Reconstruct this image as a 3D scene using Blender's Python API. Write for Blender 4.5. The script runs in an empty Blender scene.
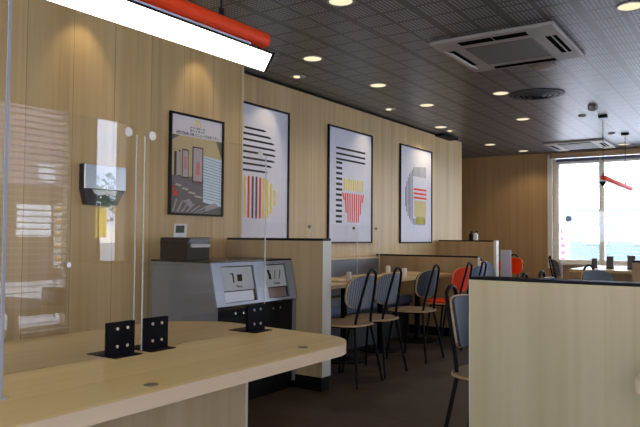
import bpy, bmesh, math, random
from mathutils import Vector, Matrix
random.seed(7)
C = bpy.context.scene.collection
scn = bpy.context.scene

# ------------------------------------------------------------------ camera
CAM_H = 1.1
cam_d = bpy.data.cameras.new('camera')
cam = bpy.data.objects.new('camera', cam_d); C.objects.link(cam)
yaw, pit, rol, F = 0.589886, 0.036119, 0.0075329, 657.0
fw = Vector((-math.sin(yaw)*math.cos(pit), math.cos(yaw)*math.cos(pit), math.sin(pit)))
r0 = Vector((math.cos(yaw), math.sin(yaw), 0)); u0 = r0.cross(fw)
rr = r0*math.cos(rol) + u0*math.sin(rol); uu = rr.cross(fw)
M = Matrix((rr, uu, -fw)).transposed().to_4x4(); M.translation = (0, 0, CAM_H)
cam.matrix_world = M
cam_d.sensor_width = 36; cam_d.lens = F/640*36; cam_d.clip_start = 0.05; cam_d.clip_end = 300
scn.camera = cam

# ------------------------------------------------------------------ exposure, world, sun
vs = scn.view_settings
vs.view_transform = 'Standard'; vs.look = 'None'; vs.gamma = 1; vs.use_curve_mapping = False
vs.exposure = 1.1
SKY = 4.5; YB0 = -2.6
world = bpy.data.worlds.new('overcast_sky'); scn.world = world; world.use_nodes = True
wn = world.node_tree; wn.nodes.clear()
wo = wn.nodes.new('ShaderNodeOutputWorld'); bg = wn.nodes.new('ShaderNodeBackground')
tc = wn.nodes.new('ShaderNodeTexCoord'); nz = wn.nodes.new('ShaderNodeTexNoise'); cr = wn.nodes.new('ShaderNodeValToRGB')
mp = wn.nodes.new('ShaderNodeMapping'); mp.inputs['Scale'].default_value = (1, 1, 3.5)
nz.inputs['Scale'].default_value = 3.0; nz.inputs['Detail'].default_value = 5
cr.color_ramp.elements[0].position = .40; cr.color_ramp.elements[0].color = (.42, .62, 1, 1)
cr.color_ramp.elements[1].position = .60; cr.color_ramp.elements[1].color = (1, 1, 1, 1)
wn.links.new(tc.outputs['Generated'], mp.inputs['Vector']); wn.links.new(mp.outputs[0], nz.inputs['Vector'])
wn.links.new(nz.outputs[0], cr.inputs[0]); wn.links.new(cr.outputs[0], bg.inputs[0]); bg.inputs[1].default_value = SKY
wn.links.new(bg.outputs[0], wo.inputs[0])
sd = bpy.data.lights.new('sun', 'SUN'); sd.energy = 5.0; sd.angle = math.radians(6); sd.color = (1, .96, .9)
so = bpy.data.objects.new('sun', sd); C.objects.link(so)
so.rotation_euler = Vector((-.75, -.40, .90)).to_track_quat('Z', 'Y').to_euler()   # from behind the place: the windows get no direct beams
def portal(name, loc, rot, sx, sy):
    d = bpy.data.lights.new(name, 'AREA'); d.shape = 'RECTANGLE'; d.size = sx; d.size_y = sy
    d.cycles.is_portal = True
    o = bpy.data.objects.new(name, d); C.objects.link(o); o.location = loc; o.rotation_euler = rot
PI = math.pi
portal('window_portal', (-.30, 11.84, 1.52), (-PI/2, 0, 0), 5.3, 1.75)
portal('window_portal', (2.74, 1.6, 1.33), (0, PI/2, 0), 2.5, 5.3)
portal('window_portal', (2.74, 9.97, 1.33), (0, PI/2, 0), 2.5, 2.8)
portal('window_portal', (-.3, YB0-.14, 1.76), (PI/2, 0, 0), 4.2, 1.5)

# ------------------------------------------------------------------ materials
def new_mat(name):
    m = bpy.data.materials.new(name); m.use_nodes = True
    return m, m.node_tree, m.node_tree.nodes['Principled BSDF']
def flat(name, col, rough=.5, metal=0, spec=.5, emit=0, ecol=None):
    m, t, b = new_mat(name)
    b.inputs['Base Color'].default_value = (*col, 1); b.inputs['Roughness'].default_value = rough
    b.inputs['Metallic'].default_value = metal; b.inputs['Specular IOR Level'].default_value = spec
    # a slight natural variation so nothing is dead flat
    n = t.nodes.new('ShaderNodeTexNoise'); n.inputs['Scale'].default_value = 14; n.inputs['Detail'].default_value = 3
    co = t.nodes.new('ShaderNodeTexCoord'); t.links.new(co.outputs['Object'], n.inputs['Vector'])
    mx = t.nodes.new('ShaderNodeMix'); mx.data_type = 'RGBA'
    mx.inputs[6].default_value = (*[c*.93 for c in col], 1); mx.inputs[7].default_value = (*[min(1, c*1.07) for c in col], 1)
    t.links.new(n.outputs[0], mx.inputs[0]); t.links.new(mx.outputs[2], b.inputs['Base Color'])
    if emit:
        b.inputs['Emission Color'].default_value = (*(ecol or col), 1); b.inputs['Emission Strength'].default_value = emit
    return m
def wood(name, c1, c2, grain=(28, 28, .7), board=None, seam=.35, rough=.45, axis=1, off=0, bump=.03):
    """fine straight grain; board = width of the boards along the given axis, with thin dark joints"""
    m, t, b = new_mat(name); N = t.nodes; L = t.links
    co = N.new('ShaderNodeTexCoord'); mpn = N.new('ShaderNodeMapping'); mpn.inputs['Scale'].default_value = grain
    L.new(co.outputs['Object'], mpn.inputs['Vector'])
    n1 = N.new('ShaderNodeTexNoise'); n1.inputs['Scale'].default_value = 1; n1.inputs['Detail'].default_value = 4; n1.inputs['Distortion'].default_value = .25
    L.new(mpn.outputs[0], n1.inputs['Vector'])
    n2 = N.new('ShaderNodeTexNoise'); n2.inputs['Scale'].default_value = .22; n2.inputs['Detail'].default_value = 2
    L.new(mpn.outputs[0], n2.inputs['Vector'])
    ad = N.new('ShaderNodeMath'); ad.operation = 'ADD'; L.new(n1.outputs[0], ad.inputs[0]); L.new(n2.outputs[0], ad.inputs[1])
    rp = N.new('ShaderNodeMapRange'); rp.inputs[1].default_value = .75; rp.inputs[2].default_value = 1.25
    L.new(ad.outputs[0], rp.inputs[0])
    mx = N.new('ShaderNodeMix'); mx.data_type = 'RGBA'
    mx.inputs[6].default_value = (*c1, 1); mx.inputs[7].default_value = (*c2, 1); L.new(rp.outputs[0], mx.inputs[0])
    out = mx.outputs[2]
    if board:
        sp = N.new('ShaderNodeSeparateXYZ'); L.new(co.outputs['Object'], sp.inputs[0])
        a = N.new('ShaderNodeMath'); a.operation = 'ADD'; a.inputs[1].default_value = off + 100*board; L.new(sp.outputs[axis], a.inputs[0])
        d = N.new('ShaderNodeMath'); d.operation = 'DIVIDE'; d.inputs[1].default_value = board; L.new(a.outputs[0], d.inputs[0])
        f = N.new('ShaderNodeMath'); f.operation = 'FRACT'; L.new(d.outputs[0], f.inputs[0])
        lt = N.new('ShaderNodeMath'); lt.operation = 'LESS_THAN'; lt.inputs[1].default_value = .004/board; L.new(f.outputs[0], lt.inputs[0])
        fl = N.new('ShaderNodeMath'); fl.operation = 'FLOOR'; L.new(d.outputs[0], fl.inputs[0])
        wnn = N.new('ShaderNodeTexWhiteNoise'); wnn.noise_dimensions = '1D'; L.new(fl.outputs[0], wnn.inputs['W'])
        mr = N.new('ShaderNodeMapRange'); mr.inputs[3].default_value = .90; mr.inputs[4].default_value = 1.06; L.new(wnn.outputs[0], mr.inputs[0])
        vm = N.new('ShaderNodeVectorMath'); vm.operation = 'SCALE'; L.new(out, vm.inputs[0]); L.new(mr.outputs[0], vm.inputs['Scale'])
        m2 = N.new('ShaderNodeMix'); m2.data_type = 'RGBA'; L.new(lt.outputs[0], m2.inputs[0]); L.new(vm.outputs[0], m2.inputs[6])
        m2.inputs[7].default_value = (*[c*seam for c in c1], 1); out = m2.outputs[2]
    L.new(out, b.inputs['Base Color']); b.inputs['Roughness'].default_value = rough; b.inputs['Specular IOR Level'].default_value = .2
    bp = N.new('ShaderNodeBump'); bp.inputs['Strength'].default_value = bump; bp.inputs['Distance'].default_value = .002
    L.new(n1.outputs[0], bp.inputs['Height']); L.new(bp.outputs[0], b.inputs['Normal'])
    return m
def glass(name, tint=(1, 1, 1), ior=1.5, rough=0.0, haze=0):
    """thin clear sheet: straight-through light plus Fresnel reflection on each face"""
    m = bpy.data.materials.new(name); m.use_nodes = True; t = m.node_tree; N = t.nodes; L = t.links; N.clear()
    o = N.new('ShaderNodeOutputMaterial'); tr = N.new('ShaderNodeBsdfTransparent'); gl = N.new('ShaderNodeBsdfGlossy')
    tr.inputs[0].default_value = (*tint, 1); gl.inputs['Roughness'].default_value = rough
    ge = N.new('ShaderNodeNewGeometry'); mr = N.new('ShaderNodeMapRange'); mr.inputs[3].default_value = ior; mr.inputs[4].default_value = 1/ior
    fr = N.new('ShaderNodeFresnel'); L.new(ge.outputs['Backfacing'], mr.inputs[0]); L.new(mr.outputs[0], fr.inputs['IOR'])
    mx = N.new('ShaderNodeMixShader'); L.new(fr.outputs[0], mx.inputs[0]); L.new(tr.outputs[0], mx.inputs[1]); L.new(gl.outputs[0], mx.inputs[2])
    out = mx.outputs[0]
    if haze:
        df = N.new('ShaderNodeBsdfDiffuse'); df.inputs[0].default_value = (*tint, 1)
        m2 = N.new('ShaderNodeMixShader'); m2.inputs[0].default_value = haze; L.new(out, m2.inputs[1]); L.new(df.outputs[0], m2.inputs[2]); out = m2.outputs[0]
    L.new(out, o.inputs[0]); return m
def emitter(name, col, s):
    m = bpy.data.materials.new(name); m.use_nodes = True; t = m.node_tree; t.nodes.clear()
    o = t.nodes.new('ShaderNodeOutputMaterial'); e = t.nodes.new('ShaderNodeEmission'); e.inputs[0].default_value = (*col, 1); e.inputs[1].default_value = s
    t.links.new(e.outputs[0], o.inputs[0]); return m
def ceiling_mat():
    m, t, b = new_mat('perforated_ceiling_board'); N = t.nodes; L = t.links
    co = N.new('ShaderNodeTexCoord'); sp = N.new('ShaderNodeSeparateXYZ'); L.new(co.outputs['Object'], sp.inputs[0])
    def mth(op, a, bb=None, c=None):
        n = N.new('ShaderNodeMath'); n.operation = op
        for i, v in enumerate((a, bb, c)):
            if v is None: continue
            if isinstance(v, (int, float)): n.inputs[i].default_value = v
            else: L.new(v, n.inputs[i])
        return n.outputs[0]
    X = mth('ADD', sp.outputs[0], 2.334-.0134 + .455*40); Y = mth('ADD', sp.outputs[1], -4.29+.014 + .2275*80)
    fx = mth('MULTIPLY', mth('FRACT', mth('DIVIDE', X, .455)), 17.0)     # 17 cells: 7 holes, gap, 7 holes, wide gap
    fy = mth('MULTIPLY', mth('FRACT', mth('DIVIDE', Y, .2275)), 8.0)     # 8 cells: 7 holes, gap
    ix = mth('FLOOR', fx); iy = mth('FLOOR', fy)
    okx = mth('MULTIPLY', mth('GREATER_THAN', ix, .5), mth('LESS_THAN', ix, 15.5))
    okx = mth('MULTIPLY', okx, mth('SUBTRACT', 1, mth('COMPARE', ix, 8, .1)))
    oky = mth('GREATER_THAN', iy, .5)
    dx = mth('SUBTRACT', mth('FRACT', fx), .5); dy = mth('SUBTRACT', mth('FRACT', fy), .5)
    dd = mth('ADD', mth('MULTIPLY', dx, dx), mth('MULTIPLY', dy, dy))
    hole = mth('MULTIPLY', mth('MULTIPLY', okx, oky), mth('LESS_THAN', dd, .10))
    jt = mth('LESS_THAN', mth('FRACT', mth('DIVIDE', mth('ADD', Y, -.0142+.2275*40), .91)), .005)
    col = N.new('ShaderNodeMix'); col.data_type = 'RGBA'; col.inputs[6].default_value = (.040, .041, .043, 1); col.inputs[7].default_value = (.37, .395, .43, 1)
    L.new(hole, col.inputs[0])
    c2 = N.new('ShaderNodeMix'); c2.data_type = 'RGBA'; L.new(jt, c2.inputs[0]); L.new(col.outputs[2], c2.inputs[6]); c2.inputs[7].default_value = (.015, .015, .015, 1)
    L.new(c2.outputs[2], b.inputs['Base Color']); b.inputs['Roughness'].default_value = .37
    L.new(mth('SUBTRACT', .6, mth('MULTIPLY', hole, .30)), b.inputs['Specular IOR Level'])
    return m
def floor_mat():
    m, t, b = new_mat('brown_floor_tile'); N = t.nodes; L = t.links
    co = N.new('ShaderNodeTexCoord'); br = N.new('ShaderNodeTexBrick'); L.new(co.outputs['Object'], br.inputs['Vector'])
    br.inputs['Scale'].default_value = 1; br.inputs['Brick Width'].default_value = .6; br.inputs['Row Height'].default_value = .3
    br.inputs['Mortar Size'].default_value = .004; br.inputs['Color1'].default_value = (.052, .034, .020, 1)
    br.inputs['Color2'].default_value = (.066, .044, .030, 1); br.inputs['Mortar'].default_value = (.042, .028, .02, 1)
    n = N.new('ShaderNodeTexNoise'); n.inputs['Scale'].default_value = 6; L.new(co.outputs['Object'], n.inputs['Vector'])
    mr = N.new('ShaderNodeMapRange'); mr.inputs[3].default_value = .75; mr.inputs[4].default_value = 1.25; L.new(n.outputs[0], mr.inputs[0])
    v = N.new('ShaderNodeVectorMath'); v.operation = 'SCALE'; L.new(br.outputs[0], v.inputs[0]); L.new(mr.outputs[0], v.inputs['Scale'])
    L.new(v.outputs[0], b.inputs['Base Color']); b.inputs['Roughness'].default_value = .6; b.inputs['Specular IOR Level'].default_value = .25
    return m
def ribbed(name, col, n=46):
    m, t, b = new_mat(name); N = t.nodes; L = t.links
    co = N.new('ShaderNodeTexCoord'); sp = N.new('ShaderNodeSeparateXYZ'); L.new(co.outputs['Object'], sp.inputs[0])
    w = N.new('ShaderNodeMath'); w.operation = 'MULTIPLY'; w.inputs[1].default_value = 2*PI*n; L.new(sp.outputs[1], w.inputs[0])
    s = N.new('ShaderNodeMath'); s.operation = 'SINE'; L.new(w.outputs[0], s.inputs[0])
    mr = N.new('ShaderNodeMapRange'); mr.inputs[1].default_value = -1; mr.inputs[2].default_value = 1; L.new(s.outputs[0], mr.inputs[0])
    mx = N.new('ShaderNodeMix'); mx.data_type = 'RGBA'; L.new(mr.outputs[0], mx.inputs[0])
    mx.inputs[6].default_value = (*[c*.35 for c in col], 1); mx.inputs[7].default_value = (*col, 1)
    L.new(mx.outputs[2], b.inputs['Base Color']); b.inputs['Roughness'].default_value = .6
    return m
def steel(name, col=(.55, .56, .58), rough=.3):
    m, t, b = new_mat(name); N = t.nodes; L = t.links
    b.inputs['Metallic'].default_value = 1; b.inputs['Base Color'].default_value = (*col, 1)
    co = N.new('ShaderNodeTexCoord'); mpn = N.new('ShaderNodeMapping'); mpn.inputs['Scale'].default_value = (3, 3, 160)
    n = N.new('ShaderNodeTexNoise'); L.new(co.outputs['Object'], mpn.inputs['Vector']); L.new(mpn.outputs[0], n.inputs['Vector'])
    mr = N.new('ShaderNodeMapRange'); mr.inputs[3].default_value = rough*.8; mr.inputs[4].default_value = rough*1.3; L.new(n.outputs[0], mr.inputs[0])
    L.new(mr.outputs[0], b.inputs['Roughness']); return m

OAKW = wood('wall_oak', (.545, .375, .165), (.665, .48, .235), board=.315, off=-.31, seam=.55)
OAKA = wood('wall_oak_pale', (.525, .375, .175), (.645, .485, .25), board=.45, off=-.2, seam=.7)
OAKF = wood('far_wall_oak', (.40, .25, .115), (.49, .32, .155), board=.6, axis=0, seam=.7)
OAKP = wood('partition_oak', (.49, .39, .215), (.585, .48, .285), grain=(22, 22, .6))
OAKB = wood('booth_oak', (.34, .225, .110), (.43, .295, .15), grain=(26, 26, .7))
OAKM = wood('partition_oak_warm_lit', (.42, .305, .16), (.52, .39, .215), grain=(22, 22, .6))  # partition oak copied browner; the warmer light there is in the colour
OAKT = wood('table_oak', (.62, .425, .17), (.73, .53, .24), grain=(22, .6, 22), rough=.36)
OAKE = wood('edge_oak', (.74, .58, .37), (.82, .66, .44), grain=(20, .6, 20), rough=.4)
SEATW = wood('seat_oak', (.21, .155, .10), (.27, .20, .135), grain=(20, .8, 20))
RIMW = wood('plywood_edge', (.50, .32, .15), (.60, .40, .2), grain=(4, 4, 60))
BLACK = flat('black_metal', (.006, .006, .007), .5, spec=.12)
BLACKG = flat('black_gloss', (.010, .008, .008), .25, spec=.4)
MATTE = flat('matte_black', (.008, .008, .008), .8, spec=.2)
BLUEBLK = flat('bracket_black', (.004, .004, .007), .55, spec=.08)
RED = flat('red_paint', (.92, .065, .008), .6, spec=.2)
REDF = flat('red_fabric', (.86, .045, .004), .7, spec=.15)
WHITE = flat('white_plastic', (.72, .72, .72), .4)
SHEET = flat('poster_paper', (.72, .74, .84), .6, spec=.1)
STEEL = steel('brushed_steel'); STEELB = flat('light_steel', (.30, .34, .41), .35, metal=.35)
CHROME = steel('polished_steel', (.75, .75, .75), .12)
SCREW = steel('screw_steel', (.85, .8, .75), .25)
GREYP = flat('kiosk_grey', (.20, .20, .205), .38)
GLASS = glass('clear_acrylic'); PANE = glass('window_glass')
FROST = glass('frosted_acrylic', (.70, .74, .90), haze=.55)
CREAM = flat('window_frame_cream', (.70, .63, .50), .5)
RIBGREY = ribbed('ribbed_grey', (.27, .31, .36)); NAVY = flat('navy_upholstery', (.028, .036, .055), .6)
RIBDARK = ribbed('ribbed_navy', (.055, .065, .09))
BLUEG = flat('bluegrey_upholstery', (.11, .145, .20), .6)
BENCH = flat('bench_vinyl', (.16, .18, .215), .5)
ACW = flat('aircon_plastic', (.42, .39, .355), .5); ACG = flat('aircon_grille', (.16, .155, .145), .6); DARKV = flat('vent_dark', (.010, .009, .008), .9, spec=.0)
LAMP = emitter('downlight_glow', (1, .86, .56), .52)
GLOW = emitter('pendant_glow', (1, .94, .84), 3.0)
BLIND = flat('blind_white', (.85, .85, .84), .5)
_t = BLIND.node_tree; _tl = _t.nodes.new('ShaderNodeBsdfTranslucent'); _tl.inputs[0].default_value = (.85, .85, .83, 1); _mx = _t.nodes.new('ShaderNodeMixShader'); _mx.inputs[0].default_value = .45
_t.links.new(_t.nodes['Principled BSDF'].outputs[0], _mx.inputs[1]); _t.links.new(_tl.outputs[0], _mx.inputs[2]); _t.links.new(_mx.outputs[0], _t.nodes['Material Output'].inputs[0])

# ------------------------------------------------------------------ mesh helpers
class MB:
    def __init__(s): s.b = bmesh.new()
    def box(s, x0, x1, y0, y1, z0, z1, bev=0, seg=2):
        r = bmesh.ops.create_cube(s.b, size=1)
        vsx = r['verts']
        for v in vsx: v.co = Vector(((x0+x1)/2+v.co.x*(x1-x0), (y0+y1)/2+v.co.y*(y1-y0), (z0+z1)/2+v.co.z*(z1-z0)))
        if bev:
            ed = list({e for v in vsx for e in v.link_edges})
            bmesh.ops.bevel(s.b, geom=ed, offset=bev, segments=seg, affect='EDGES', profile=.5)
        return s
    def prism(s, pts, axis, a, b):
        """polygon pts extruded along an axis from a to b; pts are the other two coordinates in x,y,z order"""
        def mk(p, t): 
            c = list(p); c.insert(axis, t); return Vector(c)
        A = [s.b.verts.new(mk(p, a)) for p in pts]; B = [s.b.verts.new(mk(p, b)) for p in pts]; n = len(pts)
        fs = [s.b.faces.new(A), s.b.faces.new(B[::-1])]
        for i in range(n): fs.append(s.b.faces.new((A[i], B[i], B[(i+1) % n], A[(i+1) % n])))
        bmesh.ops.recalc_face_normals(s.b, faces=fs); return s
    def tube(s, pts, r, n=10, closed=False):
        pts = [Vector(p) for p in pts]; N = len(pts); rings = []; ref = None
        for i, p in enumerate(pts):
            a = pts[i-1] if (i or closed) else pts[0]; b = pts[(i+1) % N] if (i < N-1 or closed) else pts[-1]
            t = (b-a).normalized()
            if ref is None:
                ref = t.cross(Vector((0, 0, 1)));  ref = t.cross(Vector((1, 0, 0))) if ref.length < .1 else ref
            ref = (ref - t*ref.dot(t)).normalized(); bi = t.cross(ref)
            rad = r[i] if isinstance(r, (list, tuple)) else r
            rings.append([s.b.verts.new(p+(ref*math.cos(2*PI*k/n)+bi*math.sin(2*PI*k/n))*rad) for k in range(n)])
        fs = []
        for i in range(N if closed else N-1):
            A, B = rings[i], rings[(i+1) % N]
            for k in range(n): fs.append(s.b.faces.new((A[k], A[(k+1) % n], B[(k+1) % n], B[k])))
        if not closed: fs += [s.b.faces.new(rings[0]), s.b.faces.new(rings[-1][::-1])]
        bmesh.ops.recalc_face_normals(s.b, faces=fs); return s
    def lathe(s, prof, cx=0, cy=0, n=28):
        """prof: (radius, z) list closed to the axis"""
        rings = []
        for r, z in prof: rings.append([s.b.verts.new((cx+r*math.cos(2*PI*k/n), cy+r*math.sin(2*PI*k/n), z)) for k in range(n)])
        fs = []
        for A, B in zip(rings, rings[1:]):
            for k in range(n): fs.append(s.b.faces.new((A[k], A[(k+1) % n], B[(k+1) % n], B[k])))
        fs += [s.b.faces.new(rings[0]), s.b.faces.new(rings[-1])]
        bmesh.ops.recalc_face_normals(s.b, faces=fs); return s
    def disc(s, c, ax, r, h, n=20):
        """short cylinder centred at c along axis ax"""
        c = Vector(c); d = Vector((0, 0, 0)); d[ax] = h/2; return s.tube([c-d, c+d], r, n)
    def done(s, name, mat, parent=None, smooth=False):
        me = bpy.data.meshes.new(name); s.b.to_mesh(me); s.b.free(); me.materials.append(mat)
        if smooth:
            for p in me.polygons: p.use_smooth = True
            try: me.set_sharp_from_angle(angle=math.radians(40))
            except Exception: pass
        o = bpy.data.objects.new(name, me); C.objects.link(o)
        if parent: o.parent = parent
        return o
def tag(o, label, cat, group=None):
    o['label'] = label; o['category'] = cat
    if group: o['group'] = group
    return o
def thing(name, label, cat, loc=(0, 0, 0), rz=0, group=None):
    o = bpy.data.objects.new(name, None); C.objects.link(o); o.empty_display_size = .1
    o.location = loc; o.rotation_euler = (0, 0, rz); return tag(o, label, cat, group)
def struct(o): o['kind'] = 'structure'; return o
def dup(root, loc, rz, label, group=None):
    r = root.copy(); C.objects.link(r); r.location = loc; r.rotation_euler = (0, 0, rz); r['label'] = label
    if group: r['group'] = group
    for ch in list(root.children):
        c = ch.copy(); C.objects.link(c); c.parent = r
        for g in list(ch.children):
            d = g.copy(); C.objects.link(d); d.parent = c
    return r

# ------------------------------------------------------------------ the room
CE = 2.6; XR = 2.6; YB = -2.6; YF = 11.71
struct(MB().box(-5.1, XR+.2, YB-.2, YF+.2, -.12, 0).done('floor', floor_mat()))
struct(MB().box(-5.1, XR+.2, YB-.2, YF+.2, CE, CE+.12).done('ceiling', ceiling_mat()))
struct(MB().box(-5.1, -3.54, YB-.2, 4.13, 0, CE).done('wall_left_near', OAKW))
struct(MB().box(-5.1, -3.86, 4.13, 9.74, 0, CE).done('wall_left_far', OAKA))
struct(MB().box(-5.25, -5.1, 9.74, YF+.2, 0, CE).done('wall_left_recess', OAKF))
w = MB(); w.box(-5.1, -2.4, YB-.2, YB, 0, CE); w.box(1.8, XR, YB-.2, YB, 0, CE); w.box(-2.4, 1.8, YB-.2, YB, 0, 1.0); w.box(-2.4, 1.8, YB-.2, YB, 2.52, CE)
struct(w.done('wall_back', OAKA))
# far wall with the window opening x -2.95..2.4, z .69..2.50
w = MB(); w.box(-5.1, -2.98, YF, YF+.2, 0, CE); w.box(-2.98, 2.38, YF, YF+.2, 0, .66); w.box(-2.98, 2.38, YF, YF+.2, 2.53, CE); w.box(2.38, XR+.2, YF, YF+.2, 0, CE)
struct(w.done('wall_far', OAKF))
# right wall: window 1 y -1..4.2, slit 4.58..4.81, window 3 y 6.2..11.3
w = MB()
for a, b in ((YB-.2, -1.05), (4.3, 4.58), (5.0, 8.6), (11.35, YF+.2)): w.box(XR, XR+.2, a, b, 0, CE)
for a, b in ((-1.05, 4.3), (8.6, 11.35)): w.box(XR, XR+.2, a, b, 0, .12); w.box(XR, XR+.2, a, b, 2.52, CE)
w.box(XR, XR+.2, 4.58, 5.0, 0, .3); w.box(XR, XR+.2, 4.58, 5.0, 2.52, CE)
struct(w.done('wall_right', OAKA))
# black strips painting in the shadow gap along the picture wall, black skirting
struct(MB().box(-3.86, -3.845, 4.13, 8.72, 2.578, 2.6).done('gap_shade_1', MATTE))
struct(MB().box(-3.86, -3.72, 8.72, 9.25, 2.562, 2.6).done('gap_shade_2', MATTE))
struct(MB().box(-3.544, -3.536, 4.122, 4.134, 0, CE).done('trim_3', flat('corner_strip', (.6, .55, .45), .4)))
struct(MB().box(-3.54, -3.525, YB, 4.13, 0, .1).done('baseboard_left', BLACK))
struct(MB().box(-3.86, -3.845, 4.13, 9.74, 0, .1).done('baseboard_left_far', BLACK))
struct(MB().box(-5.1, XR, YF-.015, YF, 0, .1).done('baseboard_far', BLACK))
struct(MB().box(XR-.015, XR, YB, YF-.015, 0, .1).done('baseboard_right', BLACK))
struct(MB().box(-3.02, 2.42, YF-.05, YF, 2.49, 2.575).done('trim_4', wood('header_oak', (.50, .34, .19), (.58, .42, .25), grain=(.7, 20, 20))))
struct(MB().box(-3.055, -2.98, YF-.05, YF, .60, 2.56).done('trim_5', flat('jamb_white', (.80, .76, .68), .5)))

def window(name, wall, a0, a1, z0, z1, muls, blind=True, fr=.07, slats=True, drop=None):
    """frame lies in the wall thickness; the long direction is x for the far wall, y for the right wall"""
    ax = 0 if wall == 'right' else 1
    p0, p1 = {'far': (YF+.02, YF+.10), 'right': (XR+.02, XR+.10), 'back': (YB-.10, YB-.02)}[wall]
    def bx(m, a, b, z, zz, q0, q1):
        if ax: m.box(a, b, q0, q1, z, zz)
        else: m.box(q0, q1, a, b, z, zz)
    root = bpy.data.objects.new(name, None); C.objects.link(root); struct(root)
    f = MB(); bx(f, a0, a0+fr, z0, z1, p0, p1); bx(f, a1-fr, a1, z0, z1, p0, p1); bx(f, a0+fr, a1-fr, z0, z0+fr*.6, p0, p1); bx(f, a0+fr, a1-fr, z1-fr, z1, p0, p1)
    for mcx in muls: bx(f, mcx-.04, mcx+.04, z0+fr*.6, z1-fr, p0, p1)
    f.done('window_frame', CREAM, root)
    g = MB(); bx(g, a0+fr, a1-fr, z0+fr*.6, z1-fr, (p0+p1)/2-.003, (p0+p1)/2+.003); g.done('pane', PANE, root)
    s = MB(); bx(s, a0, a1, z0-.03, z0, p0-(0 if wall == 'back' else .1), p1+(.1 if wall == 'back' else 0)); s.done('window_sill', CREAM, root)
    return root
window('window_1', 'far', -2.98, 2.38, .69, 2.49, [-2.19, -1.35, -.35, .65, 1.6], fr=.1)
window('window_2', 'right', -1.05, 4.3, .15, 2.52, [.3, 1.65, 3.0], fr=.06)
window('window_3', 'right', 4.58, 5.0, .33, 2.52, [], fr=.012)
window('window_4', 'right', 8.6, 11.35, .15, 2.52, [9.5, 10.4], fr=.06)
window('window_5', 'back', -2.4, 1.8, 1.03, 2.52, [-1, .4], fr=.06)

def blind(wall, a0, a1, ztop, zbot, pitch, tilt, label, slatw=.045, thick=.0022, mat=BLIND):
    root = thing('venetian_blind', label, 'blind')
    q = (YF-.03 if wall == 'far' else XR-.05)
    def P(a, d, z): return (a, q+d, z) if wall == 'far' else (q+d, a, z)
    h = MB()
    if wall == 'far': h.box(a0, a1, q-.02, q+.025, ztop-.045, ztop)
    else: h.box(q-.02, q+.03, a0, a1, ztop-.045, ztop)
    h.done('headrail', flat('headrail_grey', (.13, .15, .20), .5) if wall == 'far' else WHITE, root)
    s = MB(); z = ztop-.07; c, sn = math.cos(tilt), math.sin(tilt)
    while z > zbot:
        pr = [(-slatw/2*c, z+slatw/2*sn), (0, z+.004), (slatw/2*c, z-slatw/2*sn), (slatw/2*c, z-slatw/2*sn-thick), (0, z+.004-thick), (-slatw/2*c, z+slatw/2*sn-thick)]
        if wall == 'far': s.prism([(q+d, zz) for d, zz in pr], 0, a0+.01, a1-.01)
        else: s.prism([(q+d, zz) for d, zz in pr], 1, a0+.01, a1-.01)
        z -= pitch
    s.done('slats', mat, root)
    t = MB(); n = max(2, int((a1-a0)/.7)+1)
    for i in range(n):
        a = a0+.12+(a1-a0-.24)*i/(n-1); t.tube([P(a, -.024, ztop-.04), P(a, -.024, zbot)], .0018, 5)
    t.done('ladder_cord', WHITE, root)
    return root
for i, (a, b) in enumerate(((-1.0, .28), (.32, 1.63), (1.67, 2.98), (3.02, 4.24))):
    blind('right', a, b, 2.47, .18, 0.062, .22, ('white venetian blind in the right window, %s' % ('nearest the back wall', 'second from the back wall', 'third from the back wall', 'last before the wood pillar')[i]), slatw=.050)
for (a, b), n_ in zip(((-2.90, -2.21), (-2.19, -1.36), (-1.34, -.36), (-.34, .64), (.66, 1.59), (1.61, 2.32)), ('first from the brown wall', 'second from the brown wall', 'third from the brown wall', 'fourth from the brown wall', 'fifth from the brown wall', 'last before the corner')):
    blind('far', a, b, 2.47, .72, .06, .08, 'white venetian blind in the far window, '+n_, slatw=.022, thick=.0015)

# ------------------------------------------------------------------ outside
def ext_mat(n, c): return flat(n, c, .85, spec=.2)
struct(MB().box(-60, 90, YF+.2, 90, -.25, -.15).done('ground_far', ext_mat('asphalt_pale', (.42, .42, .43))))
struct(MB().box(-60, XR+.2, -60, YB-.2, -.25, -.15).done('ground_back', ext_mat('asphalt_back', (.32, .32, .33))))
struct(MB().box(XR+.2, 90, -60, YF+.2, -.25, -.15).done('ground_right', ext_mat('asphalt', (.50, .49, .51))))
PALEW = ext_mat('pale_window_panels', (.75, .80, .86))
def building(name, label, x0, x1, y0, y1, h, wall, low, face, wins):
    r = thing(name, label, 'building', ((x0+x1)/2, (y0+y1)/2, -.15)); cx, cy = (x0+x1)/2, (y0+y1)/2
    MB().box(x0-cx, x1-cx, y0-cy, y1-cy, 2.6, h).done('upper_wall', wall, r)
    MB().box(x0-cx, x1-cx, y0-cy, y1-cy, 0, 2.6).done('lower_wall', low, r)
    for a, b, z0, z1 in wins:
        m = MB()
        if face == 'x': m.box(x0-cx-.05, x0-cx+.02, a-cy, b-cy, z0, z1)
        else: m.box(a-cx, b-cx, y0-cy-.05, y0-cy+.02, z0, z1)
        m.done('window_panel', PALEW, r)
    return r
building('shop_building', 'mauve shop building across the car park, reflected in the table screen', 13, 22, -14, 11.6, 9, ext_mat('mauve_cladding', (.30, .23, .27)), ext_mat('brown_brick', (.12, .08, .06)), 'x',
         [(y, y+1.0, 1.2, 2.1) for y in (2, 4.2, 6.0, 7.8, 10)] + [(y, y+.5, 2.7, 3.2) for y in (5, 6.1, 7.2, 9.0, 10.6)])
building('shop_building', 'pale shop building beyond the far window', -9, 8, 38, 46, 2.9, ext_mat('pale_render', (.14, .17, .20)), ext_mat('pale_blue_wall', (.13, .17, .20)), 'y',
         [(x, x+1.2, 1.0, 1.9) for x in (-8, -5.6, -3.4, -1, 2, 4.5)])
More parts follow.
